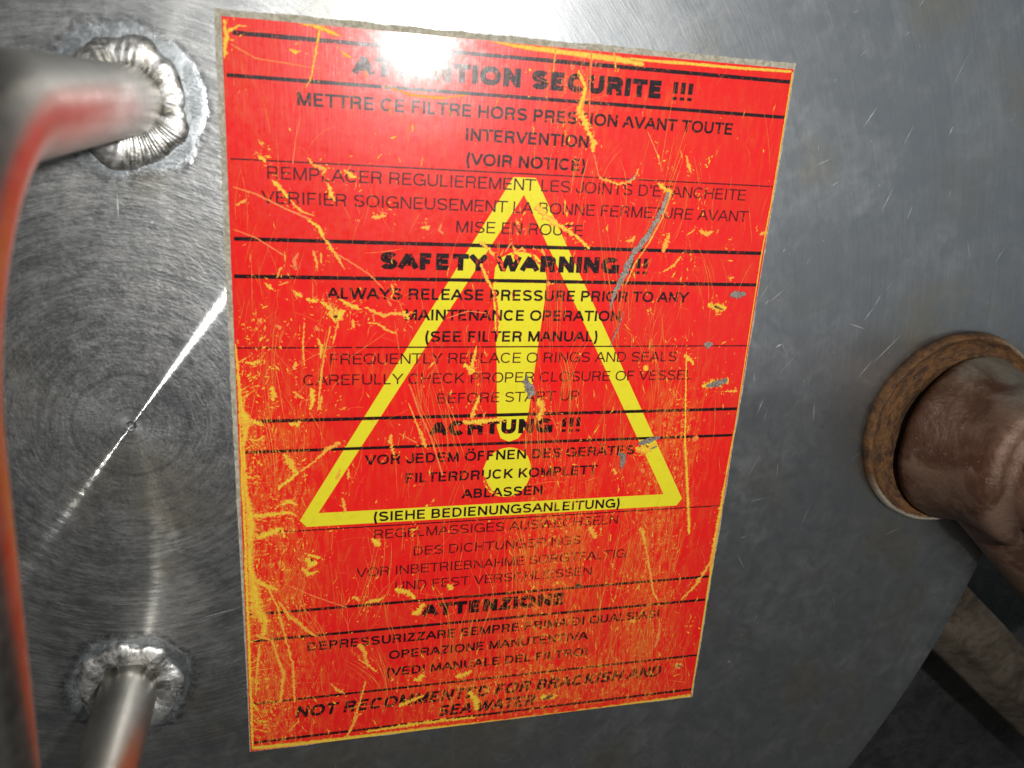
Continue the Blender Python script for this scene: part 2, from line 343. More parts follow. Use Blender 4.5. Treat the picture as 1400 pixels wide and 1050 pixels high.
# ------------------------------------------------------------------ node helpers
class NT:
    def __init__(s, name):
        s.mat = bpy.data.materials.new(name); s.mat.use_nodes = True
        s.t = s.mat.node_tree; s.n = s.t.nodes; s.l = s.t.links
        s.b = s.n["Principled BSDF"]; s.out = s.n["Material Output"]
        s.tc = s.n.new("ShaderNodeTexCoord")
    def set(s, sock, v):
        if hasattr(v, "links") or isinstance(v, bpy.types.NodeSocket): s.l.new(v, sock)
        else: sock.default_value = v
    def math(s, op, a, b=0.0, c=0.0, clamp=False):
        n = s.n.new("ShaderNodeMath"); n.operation = op; n.use_clamp = clamp
        s.set(n.inputs[0], a); s.set(n.inputs[1], b); s.set(n.inputs[2], c)
        return n.outputs[0]
    def vmath(s, op, a, b=(0, 0, 0), sc=None):
        n = s.n.new("ShaderNodeVectorMath"); n.operation = op
        s.set(n.inputs[0], a); s.set(n.inputs[1], b)
        if sc is not None: s.set(n.inputs[3], sc)
        return n.outputs[1] if op in ('LENGTH', 'DISTANCE', 'DOT_PRODUCT') else n.outputs[0]
    def sep(s, v):
        n = s.n.new("ShaderNodeSeparateXYZ"); s.set(n.inputs[0], v); return n.outputs
    def comb(s, x, y, z):
        n = s.n.new("ShaderNodeCombineXYZ"); s.set(n.inputs[0], x); s.set(n.inputs[1], y); s.set(n.inputs[2], z); return n.outputs[0]
    def noise(s, vec, scale, detail=3, rough=.5, dist=0, dim='3D', w=None):
        n = s.n.new("ShaderNodeTexNoise"); n.noise_dimensions = dim
        if dim == '1D': s.set(n.inputs['W'], w)
        else: s.set(n.inputs['Vector'], vec)
        n.inputs['Scale'].default_value = scale; n.inputs['Detail'].default_value = detail
        n.inputs['Roughness'].default_value = rough; n.inputs['Distortion'].default_value = dist
        return n.outputs[0]
    def smooth(s, v, a, b, lo=0.0, hi=1.0):
        n = s.n.new("ShaderNodeMapRange"); n.interpolation_type = 'SMOOTHSTEP'
        s.set(n.inputs[0], v); n.inputs[1].default_value = a; n.inputs[2].default_value = b
        n.inputs[3].default_value = lo; n.inputs[4].default_value = hi
        return n.outputs[0]
    def lin(s, v, a, b, lo, hi):
        n = s.n.new("ShaderNodeMapRange")
        s.set(n.inputs[0], v); n.inputs[1].default_value = a; n.inputs[2].default_value = b
        n.inputs[3].default_value = lo; n.inputs[4].default_value = hi
        return n.outputs[0]
    def mix(s, f, a, b):
        n = s.n.new("ShaderNodeMix"); n.data_type = 'RGBA'
        s.set(n.inputs[0], f); s.set(n.inputs[6], a); s.set(n.inputs[7], b)
        return n.outputs[2]
    def bump(s, h, strength, dist, normal=None):
        n = s.n.new("ShaderNodeBump"); s.set(n.inputs['Strength'], strength)
        n.inputs['Distance'].default_value = dist; s.set(n.inputs['Height'], h)
        if normal is not None: s.set(n.inputs['Normal'], normal)
        return n.outputs[0]
    def p(s, **k):
        for a, v in k.items(): s.set(s.b.inputs[a.replace('_', ' ')], v)

def c4(r, g, b): return (r, g, b, 1)

# ------------------------------------------------------------------ materials
W1 = Vector((-21.5, -20.3, 0)); W2 = Vector((-32.3, -180.6, 0))     # the two feet of the handle, mm

def turned_steel():
    """lathe-turned stainless steel: grooves run in circles round the object's own origin"""
    s = NT("turned_stainless_steel")
    P = s.vmath('SCALE', s.tc.outputs['Object'], sc=1000.0)          # mm from the lid centre
    x, y, z = s.sep(P)
    r = s.math('POWER', s.math('ADD', s.math('MULTIPLY', x, x), s.math('MULTIPLY', y, y)), .5)
    inv = s.math('DIVIDE', 1.0, s.math('MAXIMUM', r, .05))
    cx = s.math('MULTIPLY', x, inv); cy = s.math('MULTIPLY', y, inv)
    rad = s.comb(cx, cy, 0.0)
    tan = s.comb(s.math('MULTIPLY', cy, -1.0), cx, 0.0)
    # groove to groove tilt of the surface
    g1 = s.noise(None, 2.4, 2, .7, dim='1D', w=r)
    g2 = s.noise(None, .55, 2, .6, dim='1D', w=r)
    wn = s.n.new("ShaderNodeTexWhiteNoise"); wn.noise_dimensions = '1D'
    s.set(wn.inputs['W'], s.math('FLOOR', s.math('MULTIPLY', r, 310.0)))
    wv = s.math('SUBTRACT', wn.outputs[0], .5)
    wv = s.math('MULTIPLY', wv, s.math('ADD', .12, s.math('MULTIPLY', s.math('ABSOLUTE', wv), 1.9)))
    arc = s.noise(s.comb(s.math('MULTIPLY', cx, 2.2), s.math('MULTIPLY', cy, 2.2), s.math('MULTIPLY', r, .9)), 1.6, 5, .65)
    tilt = s.math('ADD', s.math('MULTIPLY', s.math('SUBTRACT', g1, .5), .12), s.math('MULTIPLY', wv, 1.0))
    tilt = s.math('ADD', tilt, s.math('MULTIPLY', s.math('SUBTRACT', g2, .5), .12))
    tilt = s.math('ADD', tilt, s.math('MULTIPLY', s.math('SUBTRACT', arc, .5), .07))
    # weld discoloration round the feet of the handle
    wx = s.noise(P, .09, 3, .5); 
    d1 = s.vmath('DISTANCE', P, tuple(W1 - LID/MM)); d2 = s.vmath('DISTANCE', P, tuple(W2 - LID/MM))
    d = s.math('MINIMUM', d1, d2)
    st0 = s.noise(P, .5, 4, .7)
    d = s.math('ADD', d, s.math('MULTIPLY', s.math('SUBTRACT', wx, .5), 6.0))
    zone = s.smooth(s.math('ADD', d, s.math('MULTIPLY', st0, 2.0)), 19.0, 16.6)
    edge = s.math('MULTIPLY', s.smooth(d, 16.0, 17.6), s.smooth(d, 19.4, 18.0))
    # smears and stains
    st = s.noise(P, .035, 6, .62, .6)
    st2 = s.noise(P, .16, 6, .7, .8)
    arc2 = s.noise(s.comb(s.math('MULTIPLY', cx, 7.0), s.math('MULTIPLY', cy, 7.0), s.math('MULTIPLY', r, .35)), 1.3, 7, .72)
    arc3 = s.noise(s.comb(s.math('MULTIPLY', cx, 26.0), s.math('MULTIPLY', cy, 26.0), s.math('MULTIPLY', r, 1.6)), 1.0, 4, .7)
    ring = s.noise(None, .33, 1, .5, dim='1D', w=s.math('ADD', r, s.math('MULTIPLY', st, 2.5)))
    far = s.smooth(r, 60, 150)
    v = s.math('ADD', s.math('MULTIPLY', st, .9), s.math('MULTIPLY', arc2, s.lin(far, 0, 1, .75, .30)))
    v = s.math('ADD', v, s.math('MULTIPLY', st2, s.lin(far, 0, 1, .35, .42)))
    v = s.math('ADD', v, s.math('MULTIPLY', s.math('SUBTRACT', arc3, .5), s.lin(far, 0, 1, .6, .18)))
    v = s.math('ADD', v, s.math('MULTIPLY', s.math('SUBTRACT', arc, .5), s.lin(far, 0, 1, .85, .1)))
    f = s.smooth(v, .70, 1.34)
    v0 = s.mix(far, c4(.26, .275, .28), c4(.38, .395, .405))
    col = s.mix(f, v0, c4(.64, .645, .64))
    warm = s.smooth(s.noise(P, .022, 3, .5), .52, .68)
    col = s.mix(s.math('MULTIPLY', warm, .5), col, c4(.42, .38, .28))
    # tool rings near the centre
    inner = s.smooth(r, 75.0, 12.0)
    tool = s.math('MULTIPLY', s.smooth(ring, .54, .72), s.math('MULTIPLY', s.math('MULTIPLY', inner, s.smooth(arc, .38, .62)), .38))
    r15 = s.math('MULTIPLY', s.smooth(s.math('ABSOLUTE', s.math('SUBTRACT', s.math('ADD', r, s.math('MULTIPLY', arc, 1.2)), 14.6)), .9, .1), .35)
    r5 = s.math('MULTIPLY', s.smooth(s.math('ABSOLUTE', s.math('SUBTRACT', r, 5.0)), .25, .05), .5)
    col = s.mix(s.math('MAXIMUM', s.math('MAXIMUM', tool, r15), r5), col, c4(.10, .11, .12))
    zcol = s.mix(s.smooth(s.noise(P, .35, 5, .7, 1.2), .35, .7), c4(.24, .27, .29), c4(.56, .61, .64))
    col = s.mix(s.math('MULTIPLY', zone, .85), col, zcol)
    zr = s.math('SINE', s.math('MULTIPLY', d, 2.2))
    col = s.mix(s.math('MULTIPLY', edge, s.smooth(s.noise(P, .5, 3, .6), .4, .62, 0, .6)), col, c4(.07, .08, .09))
    # rust-tinted oxide near the washer
    dw = s.vmath('DISTANCE', P, tuple(Vector((232, -109, 0)) - LID/MM))
    tint = s.math('MULTIPLY', s.smooth(dw, 60, 30), s.smooth(st2, .42, .62))
    col = s.mix(s.math('MULTIPLY', tint, .35), col, c4(.30, .24, .12))
    nz = s.math('SUBTRACT', 1.0, s.math('MULTIPLY', zone, .8))
    nrm = s.vmath('NORMALIZE', s.vmath('ADD', s.comb(0.0, 0.0, 1.0), s.vmath('SCALE', rad, sc=s.math('MULTIPLY', tilt, nz))))
    nrm = s.bump(s.math('MULTIPLY', st2, zone), .5, .0008, nrm)
    rough = s.math('ADD', .105, s.math('MULTIPLY', zone, .28))
    s.p(Base_Color=col, Metallic=1.0, Roughness=rough, Normal=nrm, Tangent=rad, Anisotropic=.95)
    # a second, rougher and more even lobe: the fine grain and grease film
    b2 = s.n.new("ShaderNodeBsdfPrincipled")
    s.set(b2.inputs['Base Color'], col); b2.inputs['Metallic'].default_value = 1
    s.set(b2.inputs['Roughness'], s.lin(st2, .3, .7, .38, .50))
    s.set(b2.inputs['Normal'], s.bump(s.math('ADD', arc2, arc3), s.lin(far, 0, 1, .35, .12), .0004))
    mx = s.n.new("ShaderNodeMixShader"); mx.inputs[0].default_value = .64
    s.l.new(s.b.outputs[0], mx.inputs[1]); s.l.new(b2.outputs[0], mx.inputs[2]); s.l.new(mx.outputs[0], s.out.inputs[0])
    return s.mat

def wear_nodes(s):
    """fine peppering of print loss, shared by every printed layer (sticker coordinates in mm)"""
    geo = s.n.new("ShaderNodeNewGeometry")
    P = s.vmath('SCALE', geo.outputs['Position'], sc=1000.0)
    x, y, z = s.sep(P)
    # where hands, tools and time have rubbed: left edge, centre column, lower right
    def col_(x0, wd, y0, y1):
        return s.math('MULTIPLY', s.smooth(s.math('ABSOLUTE', s.math('SUBTRACT', x, x0)), wd, wd*.15), s.smooth(y, y0, y1))
    left = col_(6, 26, -75, -110)
    mid = col_(92, 24, -108, -135)
    right = col_(128, 18, -78, -105)
    low = s.math('MULTIPLY', s.smooth(s.math('ABSOLUTE', s.math('SUBTRACT', y, -196)), 26, 4), s.smooth(s.math('ABSOLUTE', s.math('SUBTRACT', x, 92)), 70, 25))
    top = s.math('MULTIPLY', s.smooth(s.math('ABSOLUTE', s.math('SUBTRACT', x, 88)), 16, 3), s.smooth(y, -40, -5))
    dens = s.math('MAXIMUM', s.math('MAXIMUM', left, s.math('MULTIPLY', mid, 1.0)), s.math('MAXIMUM', right, low))
    dens = s.math('MAXIMUM', dens, s.math('MULTIPLY', top, .75))
    dens = s.math('MAXIMUM', dens, s.smooth(s.noise(P, .03, 2, .5), .55, .75, .0, .5))
    s.dens = dens
    vert = s.comb(s.math('MULTIPLY', x, 1.0), s.math('MULTIPLY', y, .16), 0.0)
    n1 = s.noise(vert, 1.1, 5, .75, .5)
    n2 = s.noise(P, .55, 6, .78, .9)
    n3 = s.noise(P, 2.2, 2, .6)
    v = s.math('ADD', s.math('MULTIPLY', n1, .5), s.math('MULTIPLY', n2, .5))
    v = s.math('ADD', v, s.math('MULTIPLY', s.math('SUBTRACT', n3, .5), .12))
    v = s.math('ADD', v, s.math('MULTIPLY', dens, .105))
    return s.smooth(v, .605, .70), x, y, P

YEL = c4(.78, .70, .028)
def sticker_mat(name, base, kind):
    s = NT(name)
    wear, x, y, P = wear_nodes(s)
    if kind == 'red':
        v = s.noise(P, .05, 3, .5)
        base = s.mix(s.smooth(v, .3, .7), c4(.82, .012, .012), c4(.78, .020, .014))
        hz = s.noise(s.comb(s.math('MULTIPLY', x, 1.0), s.math('MULTIPLY', y, .22), 0.0), .55, 6, .72, .6)
        base = s.mix(s.math('MULTIPLY', s.smooth(hz, .44, .66), s.math('ADD', .12, s.math('MULTIPLY', s.dens, .60))), base, c4(.80, .17, .022))
    if kind == 'yellow':
        # only a little dirt on the unprinted yellow
        v = s.noise(P, .4, 5, .7)
        col = s.mix(s.smooth(v, .50, .75, 0, .35), base, c4(.62, .36, .02))
    else:
        hue = s.noise(P, 1.3, 3, .6)
        wc = s.mix(s.smooth(hue, .4, .66), c4(.80, .13, .03), c4(.86, .46, .06))
        if kind == 'ink':      # ink flaked off the red below it
            chip = s.smooth(s.noise(P, 1.15, 5, .72, .4), .60, .635)
            base = s.mix(chip, base, c4(.72, .03, .02))
        col = s.mix(wear, base, wc)
    rough = s.lin(s.noise(P, .5, 5, .7), .3, .7, .22, .42)
    s.p(Base_Color=col, Roughness=rough, Specular_IOR_Level=.22)
    vert = s.comb(s.math('MULTIPLY', x, 1.0), s.math('MULTIPLY', y, .08), 0.0)
    h = s.math('ADD', s.noise(vert, 1.4, 4, .7), s.math('MULTIPLY', wear, -.6))
    h = s.math('ADD', h, s.math('MULTIPLY', s.noise(P, .10, 2, .5), 3.0))
    s.p(Normal=s.bump(h, .30, .00012), Coat_Weight=.34, Coat_Roughness=.15)
    return s.mat

def scratch_mat():
    s = NT("scratched_print")
    a = s.n.new("ShaderNodeAttribute"); a.attribute_name = "tone"
    geo = s.n.new("ShaderNodeNewGeometry")
    P = s.vmath('SCALE', geo.outputs['Position'], sc=1000.0)
    v = s.noise(P, 1.6, 4, .7)
    col = s.mix(s.smooth(v, .40, .66, 0, .55), a.outputs['Color'], c4(.80, .22, .03))
    s.p(Base_Color=col, Roughness=.55, Specular_IOR_Level=.3)
    s.p(Normal=s.bump(v, .3, .0001))
    return s.mat

def bare_mat():
    s = NT("bare_scratched_metal")
    geo = s.n.new("ShaderNodeNewGeometry")
    P = s.vmath('SCALE', geo.outputs['Position'], sc=1000.0)
    v = s.noise(P, 1.8, 5, .75)
    s.p(Base_Color=s.mix(s.smooth(v, .35, .65), c4(.13, .10, .08), c4(.42, .37, .32)), Metallic=.35, Roughness=.55, Normal=s.bump(v, .5, .0002))
    return s.mat

def simple(name, ca, cb, scale, metal, r0, r1, bump=.3, dist=.0005, stretch=None):
    s = NT(name)
    geo = s.n.new("ShaderNodeNewGeometry")
    P = s.vmath('SCALE', geo.outputs['Position'], sc=1000.0)
    if stretch: P = s.vmath('MULTIPLY', P, stretch)
    v = s.noise(P, scale, 7, .68, .6); v2 = s.noise(P, scale*5, 4, .7)
    k = s.math('ADD', s.math('MULTIPLY', v, .75), s.math('MULTIPLY', v2, .25))
    s.p(Base_Color=s.mix(s.smooth(k, .38, .62), ca, cb), Metallic=metal, Roughness=s.lin(v2, .3, .7, r0, r1), Normal=s.bump(k, bump, dist))
    return s.mat

STEEL = turned_steel()
RED = sticker_mat("red_printed_vinyl", None, 'red')
YELLOW = sticker_mat("unprinted_yellow_vinyl", YEL, 'yellow')
BLACK = sticker_mat("black_ink", c4(.012, .006, .008), 'ink')
THIN = sticker_mat("thin_black_ink", c4(.060, .006, .010), 'ink')
SCR = scratch_mat()
BARE = bare_mat()
GLUE = simple("dirty_adhesive", c4(.26, .24, .17), c4(.50, .47, .38), .7, 0, .6, .85, .6, .0003)
TUBE = simple("satin_steel_tube", c4(.40, .385, .35), c4(.50, .48, .44), .05, 1, .30, .40, .08, .0002)
def bead_mat():
    s = NT("weld_metal")
    geo = s.n.new("ShaderNodeNewGeometry")
    P = s.vmath('SCALE', geo.outputs['Position'], sc=1000.0)
    v = s.noise(P, .22, 5, .65, .8); v2 = s.noise(P, .8, 5, .7, .5)
    col = s.mix(s.smooth(v, .36, .60), c4(.24, .23, .20), c4(.78, .78, .76))
    col = s.mix(s.smooth(v2, .58, .72, 0, .5), col, c4(.20, .18, .14))
    s.p(Base_Color=col, Metallic=.95, Roughness=s.lin(v2, .35, .65, .36, .60), Normal=s.bump(s.math('ADD', v, s.math('MULTIPLY', v2, .2)), .35, .0009))
    return s.mat
BEAD = bead_mat()

def rust_mat():
    s = NT("rusty_washer")
    geo = s.n.new("ShaderNodeNewGeometry")
    P = s.vmath('SCALE', geo.outputs['Position'], sc=1000.0)
    x, y, z = s.sep(P)
    wx_ = s.math('SUBTRACT', x, 232.1); wy_ = s.math('SUBTRACT', y, -109.1)
    wr_ = s.math('POWER', s.math('ADD', s.math('MULTIPLY', wx_, wx_), s.math('MULTIPLY', wy_, wy_)), .5)
    Pc = s.comb(s.math('MULTIPLY', s.math('DIVIDE', wx_, wr_), 6.0), s.math('MULTIPLY', s.math('DIVIDE', wy_, wr_), 6.0), s.math('MULTIPLY', wr_, .6))
    v = s.math('ADD', s.math('MULTIPLY', s.noise(Pc, 1.0, 6, .7, .4), .6), s.math('MULTIPLY', s.noise(P, .22, 6, .7, .8), .4)); v2 = s.noise(P, 1.0, 5, .7)
    col = s.mix(s.smooth(v, .38, .60), c4(.035, .016, .008), c4(.17, .075, .022))
    col = s.mix(s.smooth(v2, .56, .74, 0, .7), col, c4(.24, .16, .07))
    dx = s.math('SUBTRACT', x, 232.1); dy = s.math('SUBTRACT', y, -109.1)
    rr = s.math('POWER', s.math('ADD', s.math('MULTIPLY', dx, dx), s.math('MULTIPLY', dy, dy)), .5)
    pale = s.math('MULTIPLY', s.smooth(s.math('ADD', rr, s.math('MULTIPLY', s.math('SUBTRACT', v, .5), 2.5)), 32.3, 33.0), s.smooth(s.math('ADD', z, s.math('MULTIPLY', v2, 1.5)), 1.4, 2.6))  # lighter tone along the outer rim, limited below to its lower and right sides
    pale = s.math('MULTIPLY', pale, s.math('MAXIMUM', s.smooth(s.math('ADD', y, s.math('MULTIPLY', v, 18)), -114, -126), s.smooth(s.math('ADD', dx, s.math('MULTIPLY', v2, 20)), 14, 30, 0, .6)))
    col = s.mix(pale, col, c4(.50, .45, .36))
    s.p(Base_Color=col, Metallic=s.math('MULTIPLY', pale, .6), Roughness=s.lin(pale, 0, 1, .75, .45), Normal=s.bump(s.math('ADD', v, s.math('MULTIPLY', v2, .4)), .8, .0014))
    return s.mat
RUST = rust_mat()

def bolt_mat():
    s = NT("rusty_bolt_steel")
    geo = s.n.new("ShaderNodeNewGeometry")
    P = s.vmath('SCALE', geo.outputs['Position'], sc=1000.0)
    v = s.noise(P, .07, 5, .6, .5); v2 = s.noise(P, .55, 6, .75)
    col = s.mix(s.smooth(v, .38, .60), c4(.095, .046, .027), c4(.185, .115, .080))
    col = s.mix(s.smooth(v2, .58, .72, 0, .35), col, c4(.45, .38, .32))
    x_, y_, z_ = s.sep(P)
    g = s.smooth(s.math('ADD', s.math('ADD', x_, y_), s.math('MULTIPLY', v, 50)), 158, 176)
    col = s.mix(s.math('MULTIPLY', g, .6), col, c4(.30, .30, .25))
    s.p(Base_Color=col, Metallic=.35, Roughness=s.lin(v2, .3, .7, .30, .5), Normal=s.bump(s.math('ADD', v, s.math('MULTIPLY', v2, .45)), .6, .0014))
    return s.mat
BOLT = bolt_mat()
BEAM = simple("weathered_brown_steel", c4(.050, .036, .024), c4(.135, .108, .078), .05, .2, .5, .75, .35, .001)
DARK = simple("dark_wet_concrete", c4(.016, .018, .018), c4(.045, .047, .046), .06, 0, .45, .75, .8, .004)
DARKSTEEL = simple("dark_vessel_steel", c4(.05, .05, .05), c4(.12, .12, .11), .08, .8, .4, .6, .4, .001)

# ------------------------------------------------------------------ ground and vessel below the lid
me = mesh("ground", [(-3, -3, -.065), (3, -3, -.065), (3, 3, -.065), (-3, 3, -.065)], [(0, 1, 2, 3)])
tag(link("ground", me, DARK, smooth=False), kind="structure")

vessel = empty("filter_vessel", (LID.x, LID.y, -.064))
tag(vessel, "dark vessel under the steel cover with a brown lug at lower right", "filter vessel")
V, F = lathe([(262, -64), (262, -13), (230, -13), (230, -64)], LID, 160)
link("vessel_wall", mesh("vessel_wall", V, F), DARKSTEEL, vessel, smooth=False)
# the lug: a long bar with a bevelled side, running outwards from the vessel wall
d = Vector((.765, -.644, 0)); n = Vector((.644, .765, 0))
sec = [(0.0, -13.0), (18.5, -13.0), (18.5, -40.0), (-9.5, -40.0), (-9.5, -21.0)]
base = Vector((275.5, -209.0, 0))
V = []
L0, L1, NS = -38, 170, 52
for i in range(NS+1):
    t = L0 + (L1-L0)*i/NS
    for j, (a, zz) in enumerate(sec):
        q = base + d*t + n*a
        w_ = noise.noise(Vector((q.x*.05, q.y*.05, j*3.1)))*.3
        V.append(((q.x + n.x*w_)*MM, (q.y + n.y*w_)*MM, (zz + w_*.4)*MM))
k = len(sec); F = []
for i in range(NS):
    for j in range(k):
        j2 = (j+1) % k
        F.append((i*k+j, i*k+j2, (i+1)*k+j2, (i+1)*k+j))
F.append(tuple(reversed(range(k)))); F.append(tuple(NS*k+j for j in range(k)))
lug = link("lug", mesh("lug", V, F), BEAM, vessel, smooth=False)
bv = lug.modifiers.new("bevel", 'BEVEL'); bv.width = .0013; bv.segments = 2; bv.limit_method = 'ANGLE'; bv.angle_limit = .5

# ------------------------------------------------------------------ the lid
lid = empty("round_cover", LID)
tag(lid, "large round turned stainless steel cover with a welded tube handle", "filter lid")
R = 295.5
prof = [(.02, -.9), (.55, -.75), (.95, -.15), (1.35, .05), (1.9, 0)] + [(r, 0) for r in (5, 15, 40, 80, 120, 160, 200, 240, 270, 290)] + [(R-.9, 0), (R-.35, -.25), (R, -.9), (R, -9.2), (R-.8, -10), (250, -10)]
V, F = lathe(prof, (0, 0, 0), 360)
F.append(tuple(range(360)))
me = mesh("lid_plate", V, F)
plate = bpy.data.objects.new("lid_plate", me); C.objects.link(plate); me.materials.append(STEEL)
plate.parent = lid
for p_ in me.polygons: p_.use_smooth = True
me.set_sharp_from_angle(angle=math.radians(25)) if hasattr(me, "set_sharp_from_angle") else None

# handle: two feet, two legs standing off the lid, bent into a grip
def bez(a, b, c, n):
    return [(a*(1-t)**2 + b*2*t*(1-t) + c*t*t) for t in [i/n for i in range(n+1)]]
def arc_corner(a, corner, b, rad, n=18):
    u = (a-corner).normalized(); v = (b-corner).normalized()
    ang = u.angle(v); dd = rad/math.tan(ang/2)
    cen = corner + (u+v).normalized()*(rad/math.sin(ang/2))
    s0 = corner+u*dd - cen; s1 = corner+v*dd - cen
    tot = s0.angle(s1); ax = s0.cross(s1).normalized()
    return [cen + Matrix.Rotation(tot*i/n, 3, ax) @ s0 for i in range(n+1)]
T1 = Vector((W1.x-2.0, W1.y-.6, GRIP1)); T2 = Vector((W2.x-1.0, W2.y, GRIP2))
F1 = Vector((W1.x, W1.y+.5, -.5)); F2 = Vector((W2.x, W2.y, -.5))
c1 = arc_corner(F1, T1, T2, BENDR); c2 = arc_corner(T1, T2, F2, BENDR)
path = [F1.lerp(c1[0], i/10) for i in range(10)] + c1 + [c1[-1].lerp(c2[0], i/12) for i in range(1, 12)] + c2 + [c2[-1].lerp(F2, i/10) for i in range(1, 11)]
V, F = sweep([p_*MM for p_ in path], [TR*MM]*len(path), 64)
link("handle", mesh("handle", V, F), TUBE, lid)

def weld(name, cen, major, minor, seed, a_lo, a_hi, ripple):
    """a lumpy bead; between the angles a_lo and a_hi it shows the stacked crescents of the last pass"""
    V, F = [], []; NU, NV = 420, 32
    for i in range(NU):
        a = 2*math.pi*i/NU
        da = min(max(0, math.degrees(a)-a_lo), max(0, a_hi-math.degrees(a)))
        rip = min(1, da/8)
        big = noise.noise(Vector((math.cos(a)*1.5, math.sin(a)*1.5, seed+7)))
        for j in range(NV):
            b = 2*math.pi*j/NV
            ph = ((math.degrees(a) + 3.4*noise.noise(Vector((a*5, seed, 0))))/ripple + .35*math.cos(b) + .3*noise.noise(Vector((a*3, b, seed)))) % 1.0
            crest = (ph**1.6)*rip
            lump = noise.noise(Vector((math.cos(a)*2.6, math.sin(a)*2.6, b*.35+seed)))
            fine = noise.noise(Vector((math.cos(a)*11, math.sin(a)*11, b*1.6+seed)))
            rr = minor*(1 + .38*lump*(1-.6*rip) + .42*big + .06*fine + .085*crest)
            rad_ = major + rr*math.cos(b)*1.15 + big*1.1
            V.append(((cen.x + math.cos(a)*rad_)*MM, (cen.y + math.sin(a)*rad_)*MM, (rr*.46*math.sin(b)+.25)*MM))
    for i in range(NU):
        i2 = (i+1) % NU
        for j in range(NV):
            j2 = (j+1) % NV
            F.append((i*NV+j, i2*NV+j, i2*NV+j2, i*NV+j2))
    return link(name, mesh(name, V, F), BEAD, lid)
tag(weld("weld_bead", W1, 9.9, 3.5, 3, 262, 335, 4.4), "thick rippled weld bead round the upper foot of the handle")
tag(weld("weld_bead", W2, 10.0, 3.5, 11, 50, 62, 14), "lumpy shiny weld bead round the lower foot of the handle")

# fine bright nicks and scratches in the lid's surface
random.seed(5)
V, F = [], []
def nick(x, y, ang, ln, wd):
    dx, dy = math.cos(ang), math.sin(ang); i = len(V)
    zz = (.012 + len(F)*.00004)*MM
    V.extend([((x-dx*ln/2)*MM, (y-dy*ln/2)*MM, zz), ((x-dy*wd/2)*MM, (y+dx*wd/2)*MM, zz), ((x+dx*ln/2)*MM, (y+dy*ln/2)*MM, zz), ((x+dy*wd/2)*MM, (y-dx*wd/2)*MM, zz)])
    F.append((i, i+3, i+2, i+1))
for x0, y0, x1, y1, wd in NICKS:
    nick((x0+x1)/2, (y0+y1)/2, math.atan2(y1-y0, x1-x0), math.hypot(x1-x0, y1-y0), wd)
for _ in range(150):
    if random.random() < .6: x, y = random.uniform(152, 260), random.uniform(-190, 40)
    else: x, y = random.uniform(-75, 200), random.choice([random.uniform(-260, -212), random.uniform(8, 40), random.uniform(-200, 0)])
    if -3 < x < 152 and -212 < y < 3: continue
    nick(x, y, random.gauss(1.2, .6), random.choice([.4, .6, 1, 2.5, 6, 9])*random.uniform(.6, 1.3), random.uniform(.12, .3))
NICK = simple("bright_nick", c4(.55, .56, .56), c4(.8, .8, .78), .8, 1, .4, .6)
tag(link("scratch_marks", mesh("scratch_marks", V, F), NICK, lid, smooth=False), kind="stuff")

# ------------------------------------------------------------------ washer and swing bolt
WC = Vector((232.1, -109.1, 0)) * MM
def wobw(i, a):
    return (noise.noise(Vector((math.cos(a)*3, math.sin(a)*3, i*.5)))*.45, noise.noise(Vector((math.cos(a)*4, math.sin(a)*4, i*.7+9)))*.35)
prof = [(33.9, .03), (34.0, 1.8), (33.8, 3.4), (33.2, 4.0), (32.5, 3.8), (31.8, 2.9), (30.8, 1.6), (29.3, 1.0), (27, .9), (24, .8), (20, .7), (20, .03)]
V, F = lathe(prof, WC, 200, lambda i, a: wobw(i, a) if 0 < i < 11 else (0, 0), closed=True)
tag(link("washer", mesh("washer", V, F), RUST), "rusty cupped washer ring around the brown bolt, lower rim lighter", "washer")

bolt = empty("swing_bolt", Vector((239.5, -113.0, 1.6)) * MM)
tag(bolt, "thick rusty brown bolt with grey arm at the right photo edge", "bolt")
ax = Vector((.16, .02, 1)).normalized(); b0 = Vector((239.2, -112.9, 2.2))
pts, rad = [], []
for t, r in [(-2.0, 29.3), (.3, 29.4), (1.5, 29.3), (4, 28.3), (9, 26.8), (14, 25.8), (19, 25.8), (24, 26.4), (27, 26.6), (29, 25.6), (30, 23.5), (30.6, 20), (33, 19.5), (45, 19.5), (70, 19.3)]:
    pts.append((b0 + ax*t)*MM); rad.append(r*MM)
V, F = sweep(pts, rad, 96)
V = [v + (v - (b0*MM)).normalized()*noise.noise(v*110)*.0005 for v in V]
link("shank", mesh("shank", V, F), BOLT, bolt)
a0 = Vector((226.5, -112, 11.5)); a1 = Vector((300, -178, 17))
V, F = sweep([a0.lerp(a1, i/30)*MM for i in range(31)], [(10.0 + 5.2*math.sin(min(1, i/9)*math.pi/2))*MM*(1 if i else .5) for i in range(31)], 64)
V = [v + Vector((0, 0, 1))*noise.noise(v*70)*.0012 for v in V]
link("arm", mesh("arm", V, F), BOLT, bolt)

